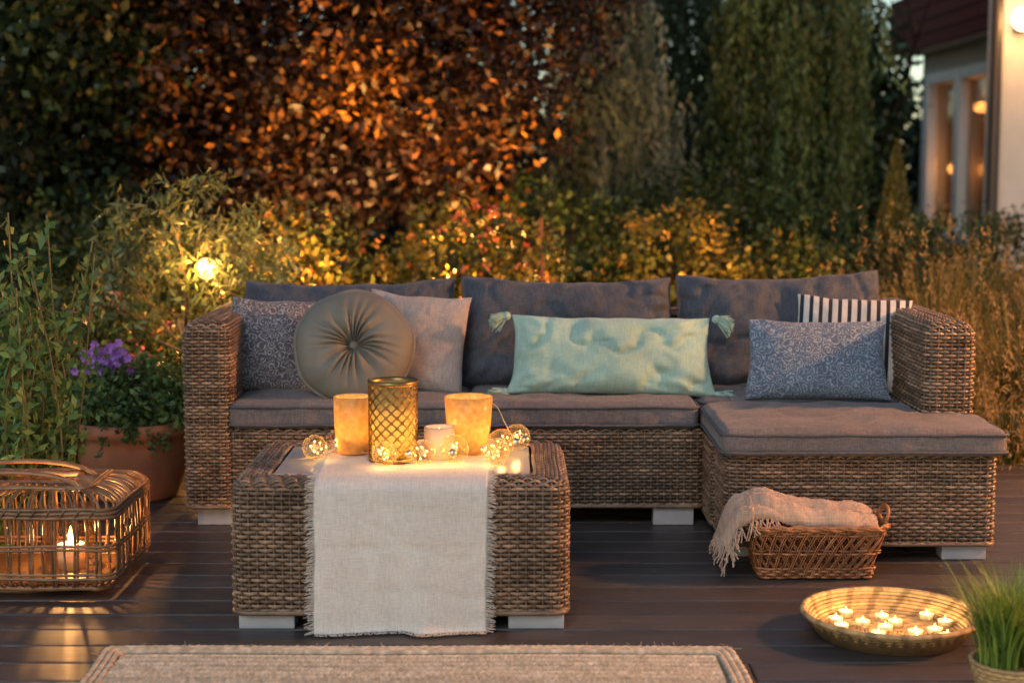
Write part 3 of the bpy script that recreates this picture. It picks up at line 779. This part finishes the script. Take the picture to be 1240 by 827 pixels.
def willow(x,y,r,zt,nst,pal,nm='weeping_willow_tree'):
    tr=empty(nm);mb=MB();branch(mb,(x,y+.1,-.16),(0,0,1),zt*.6,.05,2,.12,.6);mb.obj('trunk_and_limbs',M_bark,tr)
    mb=MB();CC=[];cols=[]
    nc=max(8,nst//22)
    for q in range(nc):
        a=rng.uniform(0,6.283);rq=r*math.sqrt(rng.random());px,py=x+rq*math.cos(a),y+rq*math.sin(a)
        ztop=zt*(1-.3*(rq/r)**2)-rng.uniform(0,1.6);tone=rng.uniform(.45,1.5)
        for k in range(22):
            sx,sy=px+rng.normal(0,.11),py+rng.normal(0,.11);z0=ztop+rng.normal(0,.12)
            L=rng.uniform(.5,1.5);m=int(L/.02);t=np.linspace(0,1,m);dx=rng.normal(0,.10,2)
            P=np.stack([sx+dx[0]*t,sy+dx[1]*t,z0-L*t],-1)+rng.normal(0,.022,(m,3))
            CC.append(P);cols.append(np.repeat(palcol(pal,1)*tone,m,0)*rng.uniform(.6,1.4,(m,1)))
    C=np.concatenate(CC);cl_=np.concatenate(cols);kz=C[:,2]>.35
    V,F,c=leafq(C[kz],.085,.024,cl_[kz],(0,0,-1),.6);mb.add(V,F,c);mb.obj('hanging_foliage',M_leaf,tr)
willow(.75,13.0,.50,3.3,560,[(.22,.28,.21),(.16,.22,.15),(.27,.32,.25)])
willow(2.30,13.6,.66,4.0,760,[(.075,.125,.045),(.10,.145,.05),(.045,.08,.03)])
willow(1.55,16.2,.6,4.6,420,[(.03,.055,.02),(.05,.08,.03)])
tr=empty('deciduous_tree');mb=MB();branch(mb,(3.1,16.2,-.16),(0,0,1),1.4,.09,3,.3,.3);mb.obj('trunk_and_limbs',M_bark,tr)
mb=MB();c=ellip(360,(3.1,16.2,1.7),(.78,.8,1.9),.3);clumps(mb,c,.15,46,.10,.065,[(.035,.085,.045),(.065,.115,.045),(.02,.045,.025)],.5);mb.obj('crown',M_leaf,tr)
tr=empty('conifer_tree');mb=MB();curve_tube(mb,[(2.63,10.8,-.16),(2.63,10.8,1.2)],[.03,.01],6);mb.obj('trunk',M_bark,tr);mb=MB()
n=9000;z=rng.uniform(0,1,n);a=rng.uniform(0,6.28,n);r=.25*(1-z)**.8*rng.uniform(.5,1,n)*(1+.15*np.sin(a*5+z*30))
C=np.stack([2.63+r*np.cos(a),10.8+r*np.sin(a),-.05+1.45*z],-1)
V,F,c=leafq(C,.06,.012,palcol([(.10,.11,.03),(.19,.15,.035),(.06,.08,.02)],n)*rng.uniform(.6,1.4,(n,1)),(0,0,1.2),.8);mb.add(V,F,c);mb.obj('needles',M_leaf,tr)
def shrub(nm,c,r,ncl,pal,L=.05,W=.03,sig=.06,nl=34,shell=.3,flow=None,nf=0,fs=.03):
    tr=empty(nm);mb=MB()
    for k in range(9):
        d=norm(np.array([rng.normal(0,.5),rng.normal(0,.5),1.]));b0=np.array([c[0],c[1],-.16])+rng.normal(0,.05,3)*[1,1,0]
        curve_tube(mb,smoothpts([b0,b0+d*.3*c[2]*1.2,np.array(c)+d*np.array(r)*.8],10),.006,5)
    mb.obj('stems',M_bark,tr);mb=MB()
    cc=ellip(ncl,c,r,shell);cc=cc[cc[:,2]>-.1];clumps(mb,cc,sig,nl,L,W,pal,.55);
    sh=ellip(30,c,np.array(r)*.9,.8);sh=sh[sh[:,2]>c[2]]
    for p in sh:
        h=rng.uniform(.08,.30);t=rng.random(26)[:,None];C=p+np.array([rng.normal(0,.04),0,h])*t+rng.normal(0,.012,(26,3))
        V,F,c_=leafq(C,L,W*.8,palcol(pal,26)*rng.uniform(.8,1.3,(26,1)),(0,0,.6));mb.add(V,F,c_)
    mb.obj('leaves',M_leaf,tr)
    if flow:
        mb=MB();f=ellip(nf,c,np.array(r)*1.05,.8)
        clumps(mb,f,fs*.5,9,fs,fs*.8,flow,.2);mb.obj('flowers',M_leaf,tr)
WG=[(.12,.11,.022),(.07,.09,.02),(.17,.13,.026),(.035,.05,.014)]
shrub('flowering_shrub',(-1.1,8.4,.35),(.55,.45,.65),170,WG,flow=[(.5,.16,.06),(.55,.28,.08)],nf=50)
shrub('flowering_shrub',(-.25,8.9,.40),(.6,.5,.62),190,WG,flow=[(.5,.12,.08),(.55,.2,.08)],nf=110)
shrub('flowering_shrub',(.45,9.4,.20),(.5,.4,.55),140,G1,flow=[(.5,.25,.1)],nf=20)
shrub('flowering_shrub',(1.0,9.4,.36),(.55,.5,.62),180,WG,flow=[(.6,.36,.06)],nf=70)
shrub('garden_shrub',(1.75,9.2,.28),(.6,.5,.50),190,G1+WG)
shrub('garden_shrub',(2.5,9.6,.25),(.6,.5,.60),160,G1)
shrub('garden_shrub',(.2,11.0,.4),(.9,.5,.75),190,G1)
shrub('garden_shrub',(1.5,11.6,.45),(1.1,.5,.80),260,G1)
shrub('garden_shrub',(3.4,11.8,.2),(1.0,.6,.66),230,G1)
shrub('garden_shrub',(-2.6,9.2,.3),(.8,.6,.8),230,G1)
shrub('garden_shrub',(-1.9,8.6,.25),(.6,.5,.62),180,G1+WG)
G2=[(.055,.095,.03),(.08,.125,.036),(.03,.06,.02),(.09,.125,.05)]
shrub('perennial_bed',(-2.15,7.0,.12),(.75,.5,.62),330,G2,L=.05,W=.022,flow=[(.55,.18,.26),(.46,.14,.34),(.65,.24,.14)],nf=60,fs=.038)
shrub('perennial_bed',(-1.55,7.2,.05),(.6,.4,.52),220,WG+G2,L=.05,W=.02,flow=[(.40,.14,.34)],nf=22)
shrub('perennial_bed',(-1.95,5.9,-.05),(.35,.4,.50),170,G2,L=.06,W=.02)
mb=MB();curve_tube(mb,[(.16,8.7,-.16),(.17,8.7,.4),(.16,8.7,.95)],.012,8);mb.obj('garden_stake',simple('red_wood',(.16,.05,.03),rough=.7))
# olive tree
tr=empty('olive_tree');mb=MB();tips=[]
for k in range(5):
    branch(mb,(-1.42+rng.normal(0,.03),6.9+rng.normal(0,.03),.25),(rng.normal(0,.45),rng.normal(0,.35),1),.36,.013,3,.5,.15,tips)
curve_tube(mb,[(-1.42,6.9,-.1),(-1.41,6.9,.1),(-1.42,6.9,.3)],[.03,.026,.022],8)
mb.obj('trunk_and_limbs',simple('olive_bark',(.25,.19,.13),(.15,.11,.08),.9,30),tr)
mb=MB();T=np.array(tips);T=T[(T[:,2]>.55)]
c=np.concatenate([T,ellip(40,(-1.44,6.9,.92),(.36,.28,.32),.5)])
clumps(mb,c,.040,19,.055,.015,[(.13,.18,.075),(.08,.12,.045),(.17,.20,.10)],.35,(0,0,.5),1)
mb.obj('leaves',M_leaf,tr)
mb=MB();lathe(mb,[(.0005,-.15),(.13,-.15),(.17,.1),(.18,.12),(.16,.12),(.15,.08),(.0005,.08)],(-1.42,6.9,0));mb.obj('pot',M_terra,tr)
tr=empty('leafy_shrub');mb=MB();lf=MB()
for k in range(34):
    b0=np.array([-1.60+rng.normal(0,.07),5.02+rng.normal(0,.08),0.0]);H_=rng.uniform(.55,1.10)
    top=b0+np.array([rng.normal(.05,.12),rng.normal(0,.1),H_]);P=smoothpts([b0,(b0+top)/2+rng.normal(0,.03,3),top],24)
    curve_tube(mb,P,.003,5)
    m=int(H_*62);t=rng.uniform(.2,1,m);ii=(t*(len(P)-1)).astype(int)
    C=P[ii]+rng.normal(0,.022,(m,3));V,F,c=leafq(C,.052,.023,palcol([(.14,.25,.07),(.19,.30,.09),(.09,.17,.055)],m)*rng.uniform(.7,1.3,(m,1)),(0,0,.4));lf.add(V,F,c)
mb.obj('stems',simple('green_stem',(.15,.13,.05)),tr);lf.obj('leaves',M_leaf,tr)
def blades(mb,c,n,h,spread,w,pal,lean=.35,base=.05,seg=6,plume=None):
    t=np.linspace(0,1,seg)
    for k in range(n):
        a=rng.uniform(0,6.283);d=np.array([math.cos(a),math.sin(a),0]);s=np.array([-d[1],d[0],0])
        H_=h*rng.uniform(.6,1.1);l=spread*rng.uniform(.2,1)*H_;b0=np.array(c)+d*base*rng.random()
        P=b0+d*(l*t**2)[:,None]+np.array([0,0,1.])*(H_*(t-lean*rng.random()*t**2.5))[:,None]
        ww=(w*rng.uniform(.7,1.2)*(1-t**2*.95)/2)[:,None]
        V=np.stack([P-s*ww,P+s*ww],1).reshape(-1,3)
        i=np.arange(seg-1)*2;F=np.stack([i,i+1,i+3,i+2],-1)
        col=palcol(pal,1)[0]*rng.uniform(.5,1.4);mb.add(V,F,col)
        if plume is not None and rng.random()<.22:
            C=P[-1]+rng.normal(0,.01,(14,3))*[1,1,4];V,F,cc=leafq(C,.03,.006,np.tile(plume,(14,1))*rng.uniform(.6,1.2,(14,1)),(0,0,1));mb.add(V,F,cc)
GG=[(.20,.15,.045),(.30,.21,.055),(.11,.13,.035),(.07,.10,.03),(.05,.07,.025)]
for i,(x,y,h) in enumerate(((1.98,6.9,.62),(2.3,7.1,.90),(2.15,7.9,1.05),(2.7,7.6,1.12),(2.55,8.6,1.15),(3.1,8.5,1.1),(1.95,8.7,.8),(2.1,6.55,.5),(2.75,6.8,.85))):
    mb=MB();blades(mb,(x,y,-.16),650,h,.5,.008,GG,.55,.10,6,(.40,.27,.11));mb.obj('ornamental_grass',M_leaf)
mb=MB();blades(mb,(-1.66,4.93,.0),60,.44,.8,.03,[(.10,.20,.07),(.15,.25,.09)],.4,.03);mb.obj('spiky_plant',M_leaf)
# terracotta pot with flowers
pt=empty('terracotta_flower_pot');mb=MB();PC=(-1.425,5.84,0)
lathe(mb,[(.0005,.001),(.150,.001),(.160,.012),(.200,.13),(.211,.20),(.209,.240),(.226,.246),(.231,.272),(.225,.294),(.210,.296),(.202,.272),(.19,.26)],PC,64);mb.obj('pot',M_terra,pt)
mb=MB();lathe(mb,[(.0005,.268),(.20,.262)],PC);mb.obj('soil',M_soil,pt)
mb=MB();c=ellip(170,(PC[0],PC[1]-.02,.345),(.28,.22,.16),.2);c[:,2]=np.maximum(c[:,2],.295)
clumps(mb,c,.032,26,.034,.018,[(.11,.19,.06),(.15,.23,.075),(.07,.13,.045)],.4,(0,0,.3))
for k in range(9):   # trailing stems spilling over the rim
    a=rng.uniform(-2.8,-.3);t=np.linspace(0,1,34)[:,None]
    b0=np.array([PC[0]+.2*math.cos(a),PC[1]+.2*math.sin(a),.31]);b1=b0+np.array([.07*math.cos(a),.06*math.sin(a),-rng.uniform(.04,.12)])
    C=b0*(1-t)+b1*t+rng.normal(0,.010,(34,3));V,F,cc=leafq(C,.028,.015,palcol([(.11,.19,.06),(.15,.23,.075)],34)*rng.uniform(.7,1.2,(34,1)));mb.add(V,F,cc)
c=np.array([(-1.50,5.78,.47)])+rng.normal(0,.05,(26,3))*[1,.8,.6];clumps(mb,c,.02,14,.026,.014,[(.10,.17,.06)],.3)
mb.obj('leaves',M_leaf,pt)
mb=MB()
for k in range(44):
    p=np.array([-1.49,5.72,.530])+rng.normal(0,1,3)*[.046,.03,.030]
    for q in range(6):
        a=q*6.283/6;d=np.array([math.cos(a),-.25,math.sin(a)])
        s=norm(np.cross(d,[0,1,0]));mb.add([p,p+d*.011+s*.007,p+d*.018,p+d*.011-s*.007],[[0,1,2,3]],np.array([.44,.20,.66])*rng.uniform(.5,1.3))
for k in range(9):
    p=np.array([PC[0],PC[1]-.1,.40])+rng.normal(0,1,3)*[.13,.06,.05];clumps(mb,p[None],.006,7,.018,.012,[(.5,.18,.35),(.3,.14,.45)],.2)
mb.obj('purple_flowers',M_leaf,pt)
# potted grass bottom right
pg=empty('potted_grass');mb=MB();gc=(1.17,3.56,0)
for k in range(9):
    r=.070+.003*k;m=90;an=np.linspace(0,6.2832,m,endpoint=False);wv=.0022*np.cos(an*m/4+k*math.pi)
    curve_tube(mb,np.stack([gc[0]+(r+wv)*np.cos(an),gc[1]+(r+wv)*np.sin(an),np.full(m,.006+k*.0105)],-1),.0055,6,np.array([rng.uniform(.8,1.2)]*3),True)
lathe(mb,[(.0005,.003),(.066,.003),(.089,.088),(.0005,.085)],gc,40,np.array([.35]*3))
mb.obj('woven_pot',M_seag,pg)
mb=MB();
for k in range(30):
    a=rng.uniform(0,6.28);r=.07*math.sqrt(rng.random());blades(mb,(gc[0]+r*math.cos(a),gc[1]+r*math.sin(a),.085),32,.215,.85,.0042,[(.24,.38,.06),(.34,.46,.10),(.14,.26,.05)],.15,.02)
mb.obj('grass_blades',M_leaf,pg)
# ------------------------------------------------------------------ garden lamps
def glamp(x,y,z,p,r=.03):
    e=empty('garden_lamp');mb=MB();n=16;an=np.linspace(-math.pi/2,math.pi/2,n)
    lathe(mb,[(max(r*math.cos(a),.0004),r*math.sin(a)) for a in an],(x,y,z),24);g=mb.obj('globe',M_globe,e);
    mb=MB();curve_tube(mb,[(x,y,-.16),(x,y,z-r)],.006,8);lathe(mb,[(.0005,0),(.02,0),(.022,.012),(.0005,.014)],(x,y,z-r-.012),20);mb.obj('stake',M_pipe,e)
    plight('lamp_light',(x,y-r-.03,z+.02),p,e,.03,(1,.42,.09))
glamp(-1.325,6.80,.795,16,.046)
glamp(-1.45,7.8,.62,50,.025)
glamp(-.98,7.8,.62,110,.025)
glamp(-.35,9.5,.62,190,.025)
glamp(1.15,8.6,.55,55,.02)
def spot(loc,tgt,p,cone=95):
    e=empty('added_crown_spotlight');mb=MB()  # unseen spotlights, added to throw orange light on the copper crown
    curve_tube(mb,[(loc[0],loc[1],-.16),(loc[0],loc[1],loc[2]-.03)],.008,8)
    d=norm(np.array(tgt)-np.array(loc));curve_tube(mb,[np.array(loc)-d*.10,np.array(loc)-d*.02],[.03,.04],16);mb.obj('housing',M_pipe,e)
    l=bpy.data.lights.new('spot_bulb','SPOT');l.energy=p;l.color=(1,.50,.14);l.spot_size=rad(cone);l.spot_blend=.8;l.shadow_soft_size=.03
    o=bpy.data.objects.new('spot_bulb',l);link(o,e);o.location=loc;o.rotation_euler=Vector(-d).to_track_quat('Z','Y').to_euler()
spot((-1.0,9.25,.70),(-1.5,11,2.1),330)
spot((.1,9.5,.70),(-.2,11.2,2.0),240)
# ------------------------------------------------------------------ house
hs=empty('white_stucco_house')
boxo('wing_wall_low',5.3,5.55,14.3,20.5,-.16,.28,M_stucco,hs)
boxo('wing_wall_top',5.3,5.55,14.3,20.5,2.38,2.95,M_stucco,hs)
boxo('wing_wall_end',5.3,5.55,20.05,20.5,.282,2.378,M_stucco,hs)
boxo('wing_wall_near',5.3,5.55,14.3,17.2,.282,2.378,M_stucco,hs)
boxo('wing_end_wall',5.552,9,20.2,20.5,-.16,2.95,M_stucco,hs)
mb=MB()
for a,b_ in ((17.2,17.36),(18.50,18.73),(19.89,20.05)): box(mb,5.22,5.36,a,b_,.282,2.378)
for a,b_ in ((.284,.42),(2.24,2.376)): 
    box(mb,5.225,5.355,17.362,18.498,a,b_);box(mb,5.225,5.355,18.732,19.888,a,b_)
mb.obj('window_frames',M_frame,hs)
boxo('window_pane',5.33,5.338,17.37,19.88,.425,2.235,glassmat('pane_glass',(.8,.75,.65),.7),hs,.001)
boxo('curtain',5.62,5.64,16.2,20.1,.1,2.4,M_curt,hs)
plight('pane_glow_light',(5.45,18.6,1.9),9,hs,.06,(1,.42,.11))  # added lights on the curtain, imitating a warm reflection in the panes
plight('pane_glow_light',(5.45,19.5,1.2),9,hs,.06,(1,.42,.11))
boxo('eave_fascia',4.9,4.96,14.36,20.7,2.63,3.32,M_roof,hs)
mb=MB()
for z in (2.79,2.95,3.11): box(mb,4.888,4.899,14.36,20.7,z,z+.012,.003)
mb.obj('fascia_laths',M_roof,hs)
boxo('soffit',4.965,5.298,14.36,20.7,2.64,2.68,M_frame,hs)
mb=MB();mb.add([(4.85,14.3,3.33),(4.85,20.8,3.33),(9,20.8,5.4),(9,14.3,5.4)],[[0,1,2,3]]);mb.obj('roof',M_roof,hs)
boxo('garden_wall_face',4.27,9,14.0,14.3,-.16,4.2,M_stucco,hs)
mb=MB();curve_tube(mb,[(4.24,13.92,-.1),(4.24,13.92,4.2)],.05,12);mb.obj('drain_pipe',M_pipe,hs)
mb=MB();box(mb,4.40,4.50,13.93,13.998,2.40,2.52)
mb.obj('lamp_bracket',M_pipe,hs)
mb=MB();r=.10;lathe(mb,[(max(r*math.cos(a),.0004),r*math.sin(a)) for a in np.linspace(-math.pi/2,math.pi/2,14)],(4.44,13.84,2.50),24);mb.obj('wall_lamp_globe',emis('wall_globe',(1,.72,.36),10),hs)
plight('wall_lamp_light',(4.44,13.62,2.50),24,hs,.1,(1,.48,.14))
boxo('patio_wall',4.6,4.9,-2,10.5,-.16,3.2,M_stucco,hs)
mb=MB();r=.09;lathe(mb,[(max(r*math.cos(a),.0004),r*math.sin(a)) for a in np.linspace(-math.pi/2,math.pi/2,14)],(4.48,4.6,2.15),24);mb.obj('added_lamp_globe',M_globe,hs)  # unseen lamp off to the right, added for warm light on the chaise
boxo('added_lamp_bracket',4.53,4.598,4.56,4.64,2.03,2.13,M_pipe,hs)
plight('added_lamp_light',(4.28,4.6,2.05),720,hs,.1,(1,.42,.14))  # light of the added lamp, outside the view
# ------------------------------------------------------------------ world, sun, camera
w=bpy.data.worlds.new('World');scn.world=w;w.use_nodes=True;nt=w.node_tree
bg=nt.nodes['Background'];sk=nt.nodes.new('ShaderNodeTexSky');sk.sky_type='NISHITA';sk.sun_disc=False
sk.sun_elevation=rad(12);sk.sun_rotation=rad(200);sk.ozone_density=1.5;sk.air_density=1.0;sk.dust_density=.3
nt.links.new(sk.outputs[0],bg.inputs['Color']);bg.inputs['Strength'].default_value=.15
sl=bpy.data.lights.new('sun','SUN');sl.energy=.75;sl.angle=rad(25);sl.color=(1,.94,.90)
so=bpy.data.objects.new('sun',sl);link(so)
dirv=Vector((math.sin(rad(200))*math.cos(rad(40)),math.cos(rad(200))*math.cos(rad(40)),math.sin(rad(40))))
so.rotation_euler=dirv.to_track_quat('Z','Y').to_euler()
cd=bpy.data.cameras.new('camera');cam=bpy.data.objects.new('camera',cd);link(cam)
cam.location=(0,0,1.24);cam.rotation_euler=(rad(90-6.4),0,0);cd.sensor_width=36;cd.lens=55.16;cd.clip_end=1500;cd.clip_start=.05
cd.dof.use_dof=True;cd.dof.focus_distance=4.75;cd.dof.aperture_fstop=2.4
scn.camera=cam
scn.view_settings.view_transform='Standard';scn.view_settings.look='None';scn.view_settings.exposure=0
